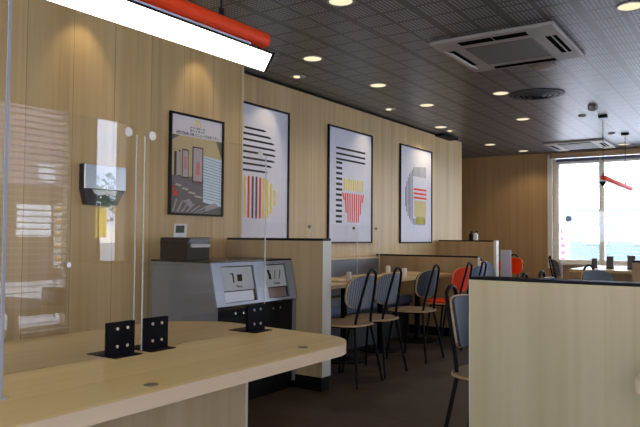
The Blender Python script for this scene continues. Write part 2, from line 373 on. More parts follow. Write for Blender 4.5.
# striped menu banner and car, seen in the reflection
r = thing('banner_stand', 'menu banner with orange stripes outside the right window', 'banner', (5.6, 6.4, -.15))
MB().box(-.01, .01, -.28, .28, .75, 1.75).done('banner_cloth', WHITE, r)
m = MB()
for k in range(5): m.box(-.016, -.01, -.25, .25, .85+.19*k, .91+.19*k)
m.done('banner_stripes', flat('orange_print', (.9, .42, .03), .6), r)
MB().tube([(0, -.26, 0), (0, -.26, 1.8)], .012).done('pole', BLACK, r); MB().tube([(0, .26, 0), (0, .26, 1.8)], .012).done('pole', BLACK, r)
r = thing('banner_stand', 'pink banner outside the left pane of the far window', 'banner', (-3.6, 14.6, -.15))
MB().box(-.22, .22, -.01, .01, .55, 1.55).done('banner_cloth', WHITE, r)
m = MB()
for k in range(6): m.box(-.14, .14, -.016, -.01, .62+.15*k, .70+.15*k)
m.done('banner_print', flat('pink_print', (.85, .10, .22), .6), r)
MB().tube([(-.22, 0, 0), (-.22, 0, 1.65)], .012).done('pole', WHITE, r)
MB().box(-.16, .16, -.10, .10, 0, .04).done('base', BLACK, r); 
def tree(loc, label, s=1.0):
    r = thing('tree', label, 'tree', loc)
    MB().tube([(0, 0, 0), (.03, 0, 1.2*s), (0, .02, 2.6*s)], [.14*s, .10*s, .05*s]).done('trunk', ext_mat('bark', (.12, .08, .05)), r)
    m = bmesh.new(); rg = random.Random(3)
    for k in range(420):
        v = Vector((rg.gauss(0, 1), rg.gauss(0, 1), rg.gauss(0, .8))); v = v.normalized()*(rg.random()**.4)*1.1*s; v.z += 2.8*s
        u = Vector((rg.uniform(-1, 1), rg.uniform(-1, 1), rg.uniform(-1, 1))).normalized()*.13*s; q = u.orthogonal().normalized()*.08*s
        m.faces.new([m.verts.new(v+u), m.verts.new(v+q), m.verts.new(v-u), m.verts.new(v-q)])
    me = bpy.data.meshes.new('foliage'); m.to_mesh(me); m.free(); me.materials.append(ext_mat('leaves', (.10, .17, .05)))
    o = bpy.data.objects.new('foliage', me); C.objects.link(o); o.parent = r
r = thing('road_sign', 'yellow sign on a pole outside, seen through the narrow right window', 'sign', (13.4, 12.9, -.15))
MB().tube([(0, 0, 0), (0, 0, 2.2)], .04).done('pole', BLACK, r); MB().box(-.02, .02, -.3, .3, 1.2, 2.1).done('sign_board', flat('sign_yellow', (.85, .60, .03), .5), r)
tree((19, 17.2, -.15), 'green tree beyond the car park, through the narrow right window', 1.0)

# ------------------------------------------------------------------ partitions
def partition(name, label, x0, x1, y0, y1, h, mat, cap=BLACK, kick=.1, capt=.018, over=0.0):
    cx, cy = (x0+x1)/2, (y0+y1)/2
    r = thing(name, label, 'partition', (cx, cy, 0)); hx, hy = (x1-x0)/2, (y1-y0)/2
    MB().box(-hx, hx, -hy, hy, kick, h-capt).done('panel', mat, r)
    MB().box(-hx-over, hx+over, -hy-over, hy+over, h-capt, h, .002, 1).done('top_cap', cap, r)
    MB().box(-hx+.0, hx-.005, -hy+.005, hy-.005, 0, kick).done('plinth', BLACK, r)
    return r
STRIP = flat('edge_band', (.66, .64, .55), .45)
b1 = partition('booth_partition', 'light oak partition with black cap right of the waste bins', -3.52, -2.605, 3.93, 4.04, 1.092, OAKM)
MB().box(.4576, .4606, -.055, .055, .1, 1.074).done('edge_strip', STRIP, b1)
partition('booth_partition', 'lower brown oak partition behind the wall-side tables', -3.835, -2.57, 6.945, 7.025, .905, OAKB)
b3 = partition('booth_partition', 'taller brown oak partition with white end, sanitizers on top', -3.835, -3.03, 8.80, 8.90, 1.074, OAKB)
MB().box(.4025, .44, -.05, .05, 0, 1.074).done('end_post', flat('post_white', (.68, .66, .58), .5), b3)
b4 = partition('low_partition', 'wide pale oak partition with glossy black cap in the right foreground', -.905, -.12, 2.36, 2.45, .957, OAKP, BLACK, capt=.011)
MB().box(-.3945, -.3925, -.045, .045, .1, .946).done('edge_strip', STRIP, b4)
partition('booth_partition', 'dark brown partition beside the far window table', -1.02, .1, 6.9, 7.0, .90, OAKB)

# ------------------------------------------------------------------ big table with clear screens
T0, T1, TX0, TX1, TZ = -.9, 2.20, -2.23, -1.235, .72
pts = [(TX0, T0), (TX1, T0)]
def arc(cx, cy, r, a0, a1, n=12): return [(cx+r*math.cos(a0+(a1-a0)*i/n), cy+r*math.sin(a0+(a1-a0)*i/n)) for i in range(n+1)]
pts += arc(TX1-.20, 1.965, .20, 0, PI/2) + arc(TX0+.30, 1.915, .30, PI/2, PI)
t = thing('communal_table', 'long light oak table with rounded end in the foreground', 'table', (-1.75, 0, 0))
pl = [(x+1.75, y) for x, y in pts]
MB().prism(pl, 2, TZ-.002, TZ).done('tabletop', OAKT, t)
MB().prism([(x*.9995, y) for x, y in pl], 2, TZ-.040, TZ-.002).done('table_edge', OAKE, t)
MB().box(-.16, .25, -.6, 1.79, .03, TZ-.04).done('pedestal', OAKP, t)
MB().box(.242, .252, 1.78, 1.793, .03, TZ-.04).done('edge_strip', STRIP, t)
MB().box(-.14, .23, -.58, 1.77, 0, .03).done('plinth', BLACK, t)
for i, (x, y) in enumerate(((-1.297, 1.168), (-1.315, 1.865))):
    MB().lathe([(.019, TZ), (.019, TZ+.0015), (.012, TZ+.0025)], x+1.75, y, 20).done('cable_cap', flat('cap_brown', (.16, .12, .08), .4), t)
GX = -1.70
EDGEM = flat('acrylic_edge_pale', (.50, .52, .50), .3)
def screen(label, y0, y1, z1, discs, x=GX, z0=TZ, r=.03):
    root = thing('acrylic_screen', label, 'screen', (x, (y0+y1)/2, z0)); h = (y1-y0)/2; H = z1-z0
    p = [(-h, .003), (h, .003)] + arc(h-r, H-r, r, 0, PI/2, 6) + arc(-h+r, H-r, r, PI/2, PI, 6)
    MB().prism(p, 0, -.0025, .0025).done('acrylic_sheet', GLASS, root)
    MB().box(-.0028, .0028, h-.0005, h+.0012, .003, H-r).done('polished_edge', EDGEM, root)
    MB().box(-.0028, .0028, -h-.0012, -h+.0005, .003, H-r).done('polished_edge', EDGEM, root)
    for dy, dz in discs:
        MB().disc((.0032, dy, dz), 0, .015, .001, 20).done('disc_sticker', flat('sticker_grey', (.62, .60, .57), .6), root)
    return root
screen('long clear acrylic screen on the oak table, nearest the camera', -.55, 1.452, 1.462, [(1.416-.451, .717)])
screen('second clear acrylic screen on the oak table, towards its rounded end', 1.487, 2.133, 1.462, [(1.517-1.81, .717), (2.093-1.81, .717)])
def bracket(y0, label):
    r = thing('screen_bracket', label, 'bracket', (GX, y0+.054, TZ), group='black brackets holding the table screens')
    MB().box(.0028, .0068, -.054, .054, 0, .106, .0008, 1).done('front_plate', BLUEBLK, r)
    MB().box(-.0068, -.0028, -.054, .054, 0, .106, .0008, 1).done('rear_plate', BLUEBLK, r)
    MB().box(.0068, .045, -.054, .054, 0, .003).done('front_foot', BLUEBLK, r)
    MB().box(-.095, -.0068, -.054, .054, 0, .003).done('rear_foot', BLUEBLK, r)
    for dy in (-.018, .022):
        for dz in (.030, .086):
            MB().disc((.0085, dy, dz), 0, .0052, .0036, 14).done('bolt', SCREW, r)
bracket(1.345, 'black screen bracket at the end of the nearest screen')
bracket(1.490, 'black screen bracket just right of the nearest one, under the second screen')
bracket(2.022, 'black screen bracket at the rounded end of the table')
# tall side screen crossing the table at the left picture edge
r = thing('side_screen', 'tall clear screen edge at the far left', 'screen', (-1.575, .86, TZ))
MB().box(-.118, .118, -.003, .003, .003, .98).done('acrylic_sheet', GLASS, r)
MB().box(.1182, .1208, -.004, .004, .003, .98).done('edge_profile', flat('milky_edge', (.34, .36, .40), .4), r)
MB().box(-.118, .118, -.02, .02, 0, .003).done('foot', STEEL, r)
MB().disc((GX+.0032+.003, 1.20, 1.013), 0, .008, .006, 16).done('bolt', STEEL)
bo = [o for o in C.objects if o.name.startswith('bolt') and not o.parent][0]; tag(bo, 'small round steel stud on the nearest screen', 'stud')

# ------------------------------------------------------------------ waste bins against the near wall
k = thing('waste_station', 'grey and steel double waste bin with two labelled openings', 'waste bin', (-3.41, 3.065, 0))
KL = .855; KX1 = .53; KX2 = .59   # local x of the top and bottom of the sloping face
# side panel
MB().prism([(0, .06), (KX2-.01, .06), (KX2-.01, .655), (KX1-.01, .93), (0, .93)], 1, 0, .02).done('side_panel', GREYP, k)
MB().prism([(0, .06), (KX2-.01, .06), (KX2-.01, .655), (KX1-.01, .93), (0, .93)], 1, KL-.02, KL).done('side_panel', GREYP, k)
MB().box(-.01, KX1+.004, -.004, KL+.004, .93, .942, .002, 1).done('top_board', BLACKG, k)
MB().box(0, KX2-.03, .02, KL-.02, .06, .64).done('body', MATTE, k)
MB().box(.03, KX2-.05, .02, KL-.02, 0, .06).done('plinth', MATTE, k)
vv = Vector((KX2-KX1, 0, -.275)).normalized(); nn = Vector((vv.z*-1, 0, vv.x))
def facebox(m, u0, u1, v0, v1, d0, d1):
    base = Vector((KX1, 0, .93))
    vsx = []
    for d in (d0, d1):
        for (u, v) in ((u0, v0), (u1, v0), (u1, v1), (u0, v1)):
            vsx.append(m.b.verts.new(base+Vector((0, u, 0))+vv*v+nn*d))
    fs = [m.b.faces.new([vsx[i] for i in q]) for q in ((0, 1, 2, 3), (7, 6, 5, 4), (0, 4, 5, 1), (1, 5, 6, 2), (2, 6, 7, 3), (3, 7, 4, 0))]
    bmesh.ops.recalc_face_normals(m.b, faces=fs)
m = MB(); B0 = -.012
W1 = (.085, .43); W2 = (.545, .70)
for a, b in ((.0, .085), (.41, .53), (.775, KL)): facebox(m, a, b, 0, .281, B0, .002)
for a, b in ((.085, .41), (.53, .775)):
    facebox(m, a, b, 0, .024, B0, .002); facebox(m, a, b, .262, .281, B0, .002)
m.done('face_frame', STEELB, k)
def opening(a, b, labmat, icons, text, flapmat):
    o = MB(); facebox(o, a, b, .024, .262, -.06, -.05); ob = o.done('bin_opening', flat('opening_dark', (.03, .03, .03), .6), k)
    o = MB(); facebox(o, a+.008, b-.012, .030, .183, -.012, -.006); lb = o.done('label_plate', labmat, k)
    o = MB(); facebox(o, a+.008, b-.020, .190, .256, -.022, -.014); o.done('flap', flapmat, k)
    for (u, v, w_, h_, sl) in icons:
        o = MB()
        base = Vector((KX1, 0, .93)); q = []
        for (uu_, vv_) in ((u, v), (u+w_, v), (u+w_+sl, v+h_), (u+sl, v+h_)): q.append(o.b.verts.new(base+Vector((0, uu_, 0))+vv*vv_+nn*-.005))
        o.b.faces.new(q); o.done('pictogram', MATTE, lb)
    cu = bpy.data.curves.new('label_text', 'FONT'); cu.body = text; cu.size = .024; cu.align_x = 'CENTER'; cu.extrude = .0004
    to = bpy.data.objects.new('label_text', cu); C.objects.link(to)
    dg = bpy.context.evaluated_depsgraph_get(); me = bpy.data.meshes.new_from_object(to.evaluated_get(dg)); bpy.data.objects.remove(to)
    me.materials.clear(); me.materials.append(MATTE)
    mo = bpy.data.objects.new('label_text', me); C.objects.link(mo); mo.parent = lb
    base = Vector((KX1, 0, .93))+Vector((0, (a+b)/2, 0))+vv*.166+nn*-.004
    mw = Matrix((Vector((0, 1, 0)), -vv, nn)).transposed().to_4x4(); mw.translation = base; mo.matrix_local = mw
LAB = flat('label_grey', (.52, .58, .58), .45)
opening(.085, .41, LAB, [(.172, .070, .035, .008, 0), (.192, .078, .014, .055, 0), (.240, .080, .05, .046, -.004)], 'Plastic', flat('flap_light', (.80, .86, .95), .35))
opening(.53, .775, LAB, [(.560, .062, .026, .028, .003), (.568, .09, .028, .04, .002), (.648, .066, .008, .062, -.018), (.705, .064, .009, .04, -.010), (.691, .10, .008, .03, -.008)], 'Bottles', flat('flap_brown', (.25, .19, .15), .4))
for u in (.20, .28, .60, .68):
    m = MB(); m.disc((KX2-.026, u, .60), 0, .008, .012, 14); m.done('lock', CHROME, k)
# dark box with a card slot on the bins, and a small thermometer on it
r = thing('sanitizer_box', 'dark brown box with a white card slot on top of the waste bin', 'box', (-3.40, 3.12, .942))
MB().box(0, .26, 0, .215, 0, .150, .006, 2).done('box_body', flat('box_brown', (.016, .010, .008), .45, spec=.2), r)
MB().box(-.001, .262, -.001, .216, .112, .116).done('lid_line', BLACKG, r)
MB().box(.26, .263, .02, .20, .08, .145).done('bezel', flat('bezel_black', (.02, .02, .025), .3), r)
MB().prism([(.262, .085), (.282, .084), (.286, .104), (.262, .108)], 1, .03, .195).done('card', WHITE, r)
r = thing('thermometer', 'small white thermometer clock standing on the dark box', 'thermometer', (-3.26, 3.17, 1.0925), -1.1)
MB().prism([(-.006, 0), (.010, 0), (-.006, .092), (-.018, .092)], 1, -.042, .042).done('case', WHITE, r)
MB().prism([(.0064, .030), (.0074, .030), (-.0022, .080), (-.0032, .080)], 1, -.030, .030).done('display', flat('lcd_green', (.03, .05, .035), .3), r)
# paper towel dispenser
r = thing('towel_dispenser', 'brushed steel paper towel dispenser on the near wall', 'dispenser', (-3.54, 2.73, 1.295))
MB().box(0, .050, -.160, .160, .098, .255, .003, 1).done('housing', flat('housing_dark', (.03, .028, .026), .4, spec=.3), r)
MB().box(.050, .058, -.159, .161, .100, .254, .002, 1).done('front_cover', STEEL, r)
MB().prism([(-.158, .098), (.158, .098), (.098, 0), (-.130, 0)], 0, 0, .05).done('tray', flat('tray_dark', (.035, .032, .03), .35, spec=.4), r)
MB().prism([(-.10, .096), (.09, .096), (.08, .062), (.02, .072), (-.04, .060), (-.08, .070)], 0, .0505, .056).done('paper_towel', WHITE, r)

# ------------------------------------------------------------------ pictures
def text_mesh(name, body, size, mat, parent, y, z, x, cond=1.0):
    cu = bpy.data.curves.new(name, 'FONT'); cu.body = body; cu.size = size; cu.align_x = 'CENTER'; cu.extrude = .0002; cu.offset = .0006
    to = bpy.data.objects.new(name, cu); C.objects.link(to)
    dg = bpy.context.evaluated_depsgraph_get(); me = bpy.data.meshes.new_from_object(to.evaluated_get(dg)); bpy.data.objects.remove(to)
    me.materials.clear(); me.materials.append(mat)
    mo = bpy.data.objects.new(name, me); C.objects.link(mo); mo.parent = parent
    wdt = max((v.co.x for v in me.vertices), default=1)-min((v.co.x for v in me.vertices), default=0)
    s = cond/wdt if cond and wdt > 0 else 1
    mo.matrix_local = Matrix(((0, 0, 1, x), (s, 0, 0, y), (0, 1, 0, z), (0, 0, 0, 1)))
    return mo
def picture(name, label, wx, y0, y1, z0, z1, fr=.018, cat='poster', dep=.022, sheet=SHEET):
    r = thing(name, label, cat, (wx, (y0+y1)/2, (z0+z1)/2)); h, v = (y1-y0)/2, (z1-z0)/2
    m = MB(); m.box(0, dep, -h, -h+fr, -v, v); m.box(0, dep, h-fr, h, -v, v); m.box(0, dep, -h+fr, h-fr, -v, -v+fr); m.box(0, dep, -h+fr, h-fr, v-fr, v)
    m.done('frame', BLACK, r)
    sh = MB().box(.002, .010, -h+fr, h-fr, -v+fr, v-fr).done('sheet', sheet, r)
    return r, sh, (y0+y1)/2, (z0+z1)/2
def strips(sh, cy, cz, name, mat, rects, x=.0105, th=.0006):
    m = MB()
    for q in rects:
        if not isinstance(q[0], tuple): y0, y1, z0, z1 = q; m.box(x, x+th, y0-cy, y1-cy, z0-cz, z1-cz)
        else: m.prism([(a-cy, b-cz) for a, b in q], 0, x, x+th)
    return m.done(name, mat, sh)
INK = flat('print_black', (.02, .02, .022), .5, spec=.08); YEL = flat('print_yellow', (.86, .68, .03), .5, spec=.08); REDP = flat('print_red', (.85, .07, .03), .5, spec=.08)
BRN = flat('print_brown', (.15, .075, .05), .5, spec=.08); PALEY = flat('print_pale_yellow', (.72, .62, .25), .5, spec=.08); OLI = flat('print_olive', (.50, .42, .02), .5, spec=.08); GRY = flat('print_grey', (.05, .055, .07), .5, spec=.08)
def pill(y, z0, z1, w):
    h = w/2; return [(y-h, z0+h), (y-h*.4, z0), (y+h*.4, z0), (y+h, z0+h), (y+h, z1-h), (y+h*.4, z1), (y-h*.4, z1), (y-h, z1-h)]
r, sh, cy, cz = picture('wall_art', 'framed print of black bars over coloured stripes, nearest of three, half hidden', -3.86, 4.21, 5.19, 1.035, 2.322)
bars = []
for zz, yr in zip((2.09, 2.036, 1.982, 1.925, 1.872, 1.815, 1.763, 1.705), (4.838, 4.916, 4.961, 4.984, 4.985, 4.972, 4.930, 4.866)):
    yl = 9.36-yr-.02; h = .0095
    bars.append([(yl, zz), (yl+.03, zz+h), (yr-.05, zz+h), (yr, zz), (yr-.03, zz-h), (yl+.03, zz-h)])
strips(sh, cy, cz, 'black_bars', INK, bars)
strips(sh, cy, cz, 'yellow_bars', YEL, [pill(y, a, b, .026) for y, a, b in ((4.53, 1.27, 1.655), (4.80, 1.268, 1.652), (4.857, 1.275, 1.64), (4.912, 1.316, 1.61), (4.965, 1.385, 1.546), (4.41, 1.385, 1.546), (4.47, 1.3, 1.61))])
strips(sh, cy, cz, 'red_bars', REDP, [pill(4.583, 1.27, 1.655, .028), pill(4.748, 1.268, 1.652, .028)])
strips(sh, cy, cz, 'brown_bars', BRN, [pill(4.640, 1.265, 1.657, .028), pill(4.694, 1.265, 1.657, .028)])
r, sh, cy, cz = picture('wall_art', 'framed print of black dashes with yellow and red stripes, middle of three', -3.86, 5.90, 6.865, 1.035, 2.322)
m = [(6.06, 6.70, z-.011, z+.011) for z in (2.088, 2.026, 1.966)] + [(6.062, 6.188, z-.013, z+.013) for z in [1.926-.0593*i for i in range(12)]]
strips(sh, cy, cz, 'black_bars', INK, m)
strips(sh, cy, cz, 'yellow_bars', YEL, [(6.235+.0495*i-.013, 6.235+.0495*i+.013, 1.63, 1.762-(.012 if i % 2 else 0)) for i in range(9)])
rb = []
for i in range(10):
    y = 6.205+.0505*i; d = abs(y-6.435)/.23; zb = 1.27 if d < .62 else 1.27+(d-.62)*.66
    rb.append([(y-.015, 1.598), (y+.015, 1.598), (y+(6.435-y)*.12+.012, zb), (y+(6.435-y)*.12-.012, zb)])
strips(sh, cy, cz, 'red_bars', REDP, rb)
r, sh, cy, cz = picture('wall_art', 'framed print of a grey striped arc with yellow and red, farthest of three', -3.86, 7.60, 8.59, 1.03, 2.322)
g = []
for y, a, b in ((7.762, 1.513, 1.771), (7.80, 1.44, 1.85), (7.84, 1.39, 1.90), (7.88, 1.355, 1.945), (7.92, 1.33, 1.98), (7.96, 1.30, 2.01)):
    g.append((y-.0085, y+.0085, a, b))
for i in range(11):
    y = 8.0+.038*i; g.append((y-.0065, y+.0065, 1.93, 2.05+.003*i)); 
    if i < 10: g.append((y-.008, y+.008, 1.275, 1.36))
strips(sh, cy, cz, 'grey_bars', GRY, g)
strips(sh, cy, cz, 'red_bars', REDP, [(8.005, 8.408, z-.014, z+.014) for z in (1.757, 1.70, 1.643)])
strips(sh, cy, cz, 'pale_yellow_bars', PALEY, [(8.045+.034*i-.014, 8.045+.034*i+.014, 1.39, 1.605) for i in range(11)], x=.0112)
strips(sh, cy, cz, 'olive_bars', OLI, [(8.09+.034*i-.014, 8.09+.034*i+.014, 1.29+(.01*i if i < 3 else 0)*0, 1.388) for i in range(9)], x=.0112)

# reopening poster with a photo of the dining room
r, sh, cy, cz = picture('reopening_poster', 'black framed notice poster with a photo of the dining room above the bins', -3.54, 3.315, 3.885, 1.255, 2.008, fr=.016, sheet=flat('notice_paper', (.74, .70, .71), .5))
def P(a, b): return a-cy, b-cz
mm = []
def arch(y0):  # one arch of the yellow emblem
    o, i = [], []
    for k_ in range(9):
        a = PI*k_/8; o.append((y0+.0175*math.cos(a), 1.936+.040*math.sin(a))); i.append((y0+.010*math.cos(a), 1.936+.031*math.sin(a)))
    o = [(y0+.0185, 1.925)]+o+[(y0-.0185, 1.925)]; i = [(y0+.011, 1.925)]+i+[(y0-.011, 1.925)]
    return [[o[k_], o[k_+1], i[k_+1], i[k_]] for k_ in range(len(o)-1)]
strips(sh, cy, cz, 'yellow_emblem', YEL, arch(3.583)+arch(3.612), x=.0103)
text_mesh('notice_text', '\u30e2\u30fc\u30cb\u30f3\u30b0\u30aa\u30fc\u30d7\u30f3', .014, INK, sh, 3.60-cy, 1.909-cz, .0106, .165)
text_mesh('notice_text', '\u65b0\u3057\u304f\u306a\u3063\u3066', .022, INK, sh, 3.60-cy, 1.884-cz, .0106, .155)
text_mesh('notice_text', '4\u670827\u65e5(\u6c34) 7:00 \u30ea\u30cb\u30e5\u30fc\u30a2\u30eb\u30aa\u30fc\u30d7\u30f3', .026, INK, sh, 3.603-cy, 1.855-cz, .0106, .45)
def PM(n, c): return flat(n, c, .45, spec=.15)
X1 = .0104
strips(sh, cy, cz, 'photo_wall', PM('photo_tan', (.60, .48, .25)), [(3.333, 3.867, 1.545, 1.843)], x=X1)
strips(sh, cy, cz, 'photo_floor', PM('photo_dark', (.17, .15, .14)), [[(3.333, 1.272), (3.867, 1.272), (3.867, 1.545), (3.333, 1.545)]], x=X1)
strips(sh, cy, cz, 'photo_ceiling', PM('photo_grey', (.17, .16, .14)), [[(3.80, 1.843), (3.867, 1.843), (3.867, 1.71)], [(3.333, 1.843), (3.42, 1.843), (3.333, 1.80)]], x=X1+.0007)
strips(sh, cy, cz, 'photo_window', PM('photo_pale_blue', (.66, .80, .86)), [[(3.665, 1.36), (3.867, 1.33), (3.867, 1.70), (3.665, 1.715)]], x=X1+.0007)
strips(sh, cy, cz, 'photo_blind_lines', PM('photo_blue_grey', (.22, .32, .38)), [[(3.668, 1.39+.022*i), (3.864, 1.365+.022*i), (3.864, 1.369+.022*i), (3.668, 1.395+.022*i)] for i in range(15)], x=X1+.0014)
strips(sh, cy, cz, 'photo_frames', PM('photo_frame_dark', (.06, .045, .04)), [(3.362, 3.385, 1.545, 1.72), (3.405, 3.425, 1.54, 1.73), (3.44, 3.507, 1.53, 1.745), (3.545, 3.66, 1.505, 1.775)], x=X1+.0007)
strips(sh, cy, cz, 'photo_pictures', PM('photo_pink_grey', (.50, .42, .44)), [(3.388, 3.422, 1.55, 1.72), (3.447, 3.50, 1.54, 1.735), (3.556, 3.650, 1.515, 1.765)], x=X1+.0014)
strips(sh, cy, cz, 'photo_picture_marks', PM('photo_soft_red', (.70, .22, .22)), [(3.462, 3.485, 1.60, 1.69), (3.585, 3.625, 1.56, 1.66)], x=X1+.0021)
strips(sh, cy, cz, 'photo_bench', PM('photo_mid_grey', (.19, .17, .17)), [[(3.333, 1.50), (3.65, 1.40), (3.65, 1.47), (3.333, 1.545)]], x=X1+.0007)
strips(sh, cy, cz, 'photo_tabletops', PM('photo_beige', (.55, .45, .33)), [[(3.37+.065*i, 1.475-.026*i), (3.42+.075*i, 1.465-.026*i), (3.44+.075*i, 1.478-.026*i), (3.39+.065*i, 1.487-.026*i)] for i in range(4)], x=X1+.0014)
strips(sh, cy, cz, 'photo_chairs', PM('photo_red', (.75, .05, .03)), [pill(3.362, 1.425, 1.475, .02), (3.362, 3.40, 1.395, 1.43), (3.60, 3.63, 1.51, 1.522)], x=X1+.0014)
strips(sh, cy, cz, 'photo_chair_frames', PM('photo_silver', (.38, .36, .36)), [[(3.345+.045*i, 1.28), (3.365+.045*i, 1.28), (3.395+.06*i, 1.37-.01*i), (3.385+.06*i, 1.375-.01*i)] for i in range(7)] + [[(3.45, 1.36), (3.52, 1.38), (3.56, 1.34), (3.53, 1.30), (3.50, 1.34)], [(3.70, 1.29), (3.84, 1.33), (3.80, 1.36), (3.68, 1.33)]], x=X1+.0014)

# ------------------------------------------------------------------ chairs
def make_chair(label, backm, seatm, front=None, pad=None):
    """origin on the floor under the hoop; the chair faces local -x"""
    t = thing('dining_chair', label, 'chair')
    # one bent tube: left foot, knee under the seat, up and over the narrow hoop, down again
    P_ = []
    L = [(-.01, -.19, .006), (-.045, -.155, .23), (-.078, -.118, .43), (-.070, -.108, .50), (-.035, -.088, .66), (-.004, -.066, .80)]
    top = [(0.0+.0*i, -.066*math.cos(PI*i/8), .80+.058*math.sin(PI*i/8)) for i in range(1, 8)]
    P_ = L+top+[(x, -y, z) for x, y, z in L[::-1]]
    MB().tube(P_, .0105, 10).done('back_frame', BLACK, t, True)
    for s in (-1, 1):
        MB().tube([(-.40, s*.19, .006), (-.375, s*.165, .25), (-.35, s*.15, .425), (-.25, s*.14, .432), (-.078, s*.118, .432)], .0105, 10).done('front_leg', BLACK, t, True)
    # seat: rounded plywood, slightly dished
    n = 40; sp = []
    for i in range(n):
        a = 2*PI*i/n; c, s = math.cos(a), math.sin(a); e = .72
        sp.append((-.235+.205*math.copysign(abs(c)**e, c), .203*math.copysign(abs(s)**e, s)*(1+.03*-c)))
    MB().prism(sp, 2, .440, .452).done('seat', RIMW, t)
    MB().prism([(-.235+(x+.235)*.975, y*.975) for x, y in sp], 2, .452, .4545 if not pad else .470).done('seat_pad', seatm, t)
    # backrest: oval shell curved round the sitter
    def shell(off, th, grow, name, mat):
        m = bmesh.new(); nu, nv = 18, 10; G = {}
        def pt(u, v, d):
            # superellipse disc mapping
            a = 2*PI*u/40; c, s = math.cos(a), math.sin(a); e = .62
            y = (.207+grow)*math.copysign(abs(c)**e, c)*v; z = (.125+grow)*math.copysign(abs(s)**e, s)*v
            cx_ = -.012-.035-1.1*y*y-.0+ (z*.16)
            return Vector((cx_-d, y, .692+z))
        rings = {}
        for side, d in ((0, off), (1, off+th)):
            rings[side] = [[m.verts.new(pt(u, v/5, d)) for u in range(40)] for v in range(1, 6)]
            c0 = m.verts.new(pt(0, 0, d)); R = rings[side]
            for u in range(40): m.faces.new((c0, R[0][u], R[0][(u+1) % 40]))
            for v in range(4):
                for u in range(40): m.faces.new((R[v][u], R[v+1][u], R[v+1][(u+1) % 40], R[v][(u+1) % 40]))
        for u in range(40): m.faces.new((rings[0][4][u], rings[1][4][u], rings[1][4][(u+1) % 40], rings[0][4][(u+1) % 40]))
        bmesh.ops.recalc_face_normals(m, faces=m.faces[:])
        mb = MB(); mb.b.free(); mb.b = m; return mb.done(name, mat, t, True)
    shell(.0, .010, 0, 'backrest', RIMW)
    shell(-.0035, .003, -.004, 'back_cover', backm)
    shell(.0105, .014, -.005, 'back_pad', front or backm)
    return t
chA = make_chair('grey ribbed back dining chair, nearest of the wall-side row', RIBGREY, SEATW, NAVY)
chA.location = (-2.42, 4.322, 0)
dup(chA, (-2.42, 4.745, 0), 0, 'grey ribbed back dining chair, second in the wall-side row')
chN = make_chair('dark navy back dining chair with wood rim, third in the wall-side row', RIBDARK, SEATW, NAVY)
chN.location = (-2.42, 5.50, 0)
chR = make_chair('red back dining chair with red seat, beyond the navy one', REDF, REDF, REDF, pad=True)
chR.location = (-2.42, 6.315, 0)
dup(chR, (-3.12, 10.0, 0), 1.3, 'red dining chair far back beside the lavender screen, against the brown wall')
chB = make_chair('blue grey back dining chair beside the red one', BLUEG, BLUEG, BLUEG, pad=True)
chB.location = (-2.42, 6.73, 0)
dup(chA, (-2.92, 7.98, 0), PI, 'pale backed dining chair between the two brown partitions')
dup(chN, (-1.30, 3.14, 0), PI, 'dark dining chair tucked behind the pale foreground partition')
dup(chN, (-1.36, 4.59, 0), PI, 'dining chair showing only its hoop above the foreground partition, left one')
dup(chN, (-1.36, 5.03, 0), PI, 'dining chair showing only its hoop above the foreground partition, right one')
dup(chB, (-2.46, 9.5, 0), PI+.45, 'blue dining chair at the far left of the window')
dup(chB, (-1.33, 6.50, 0), PI-.5, 'blue grey dining chair in front of the far window table')

# ------------------------------------------------------------------ small tables
def small_table(label, cx, cy, w, l, group=None, h=.72):
    t = thing('dining_table', label, 'table', (cx, cy, 0), group=group)
    hx, hy, r_ = w/2, l/2, .06
    p = arc(hx-r_, hy-r_, r_, 0, PI/2, 5)+arc(-hx+r_, hy-r_, r_, PI/2, PI, 5)+arc(-hx+r_, -hy+r_, r_, PI, 1.5*PI, 5)+arc(hx-r_, -hy+r_, r_, 1.5*PI, 2*PI, 5)
    MB().prism(p, 2, h-.03, h).done('tabletop', OAKT, t)
    MB().tube([(0, 0, .02), (0, 0, h-.03)], .03, 16).done('pedestal', BLACK, t, True)
    MB().lathe([(.21, 0), (.21, .012), (.06, .024), (.035, .04)]).done('base', BLACK, t, True)
    return t
small_table('small oak pedestal table nearest the pale partition', -3.12, 4.42, .62, .56)
small_table('small oak pedestal table, second along the bench', -3.12, 5.06, .62, .52)
small_table('small oak pedestal table, third along the bench', -3.12, 5.74, .62, .56)
small_table('small oak pedestal table at the far end of the bench', -3.07, 6.48, .62, .60)
small_table('oak table behind the pale foreground partition', -.62, 3.4, .7, 1.0)
small_table('oak table farther behind the pale foreground partition', -.62, 4.83, .7, .9)
def table_screen(label, y, x0, x1, z1):
    r = thing('table_screen', label, 'screen', ((x0+x1)/2, y, .72)); h = (x1-x0)/2; H = z1-.72; q = .03
    p = [(-h, .002), (h, .002)]+arc(h-q, H-q, q, 0, PI/2, 5)+arc(-h+q, H-q, q, PI/2, PI, 5)
    MB().prism(p, 1, -.002, .002).done('acrylic_sheet', GLASS, r)
    MB().box(h-.0015, h+.001, -.0025, .0025, .002, H-.03).done('polished_edge', flat('acrylic_edge', (.45, .52, .55), .2), r)
    MB().disc((h-.035, -.0026, H-.035), 1, .014, .001, 16).done('disc_sticker', flat('sticker_brown', (.30, .26, .22), .6), r)
    MB().box(-h+.02, h-.02, -.02, .02, 0, .002).done('foot', STEEL, r)
table_screen('clear table screen on the nearest bench table', 4.18, -3.35, -2.86, 1.215)
table_screen('clear table screen on the second bench table', 4.85, -3.35, -2.86, 1.215)
table_screen('clear table screen nearer the second table end', 5.24, -3.35, -2.86, 1.215)
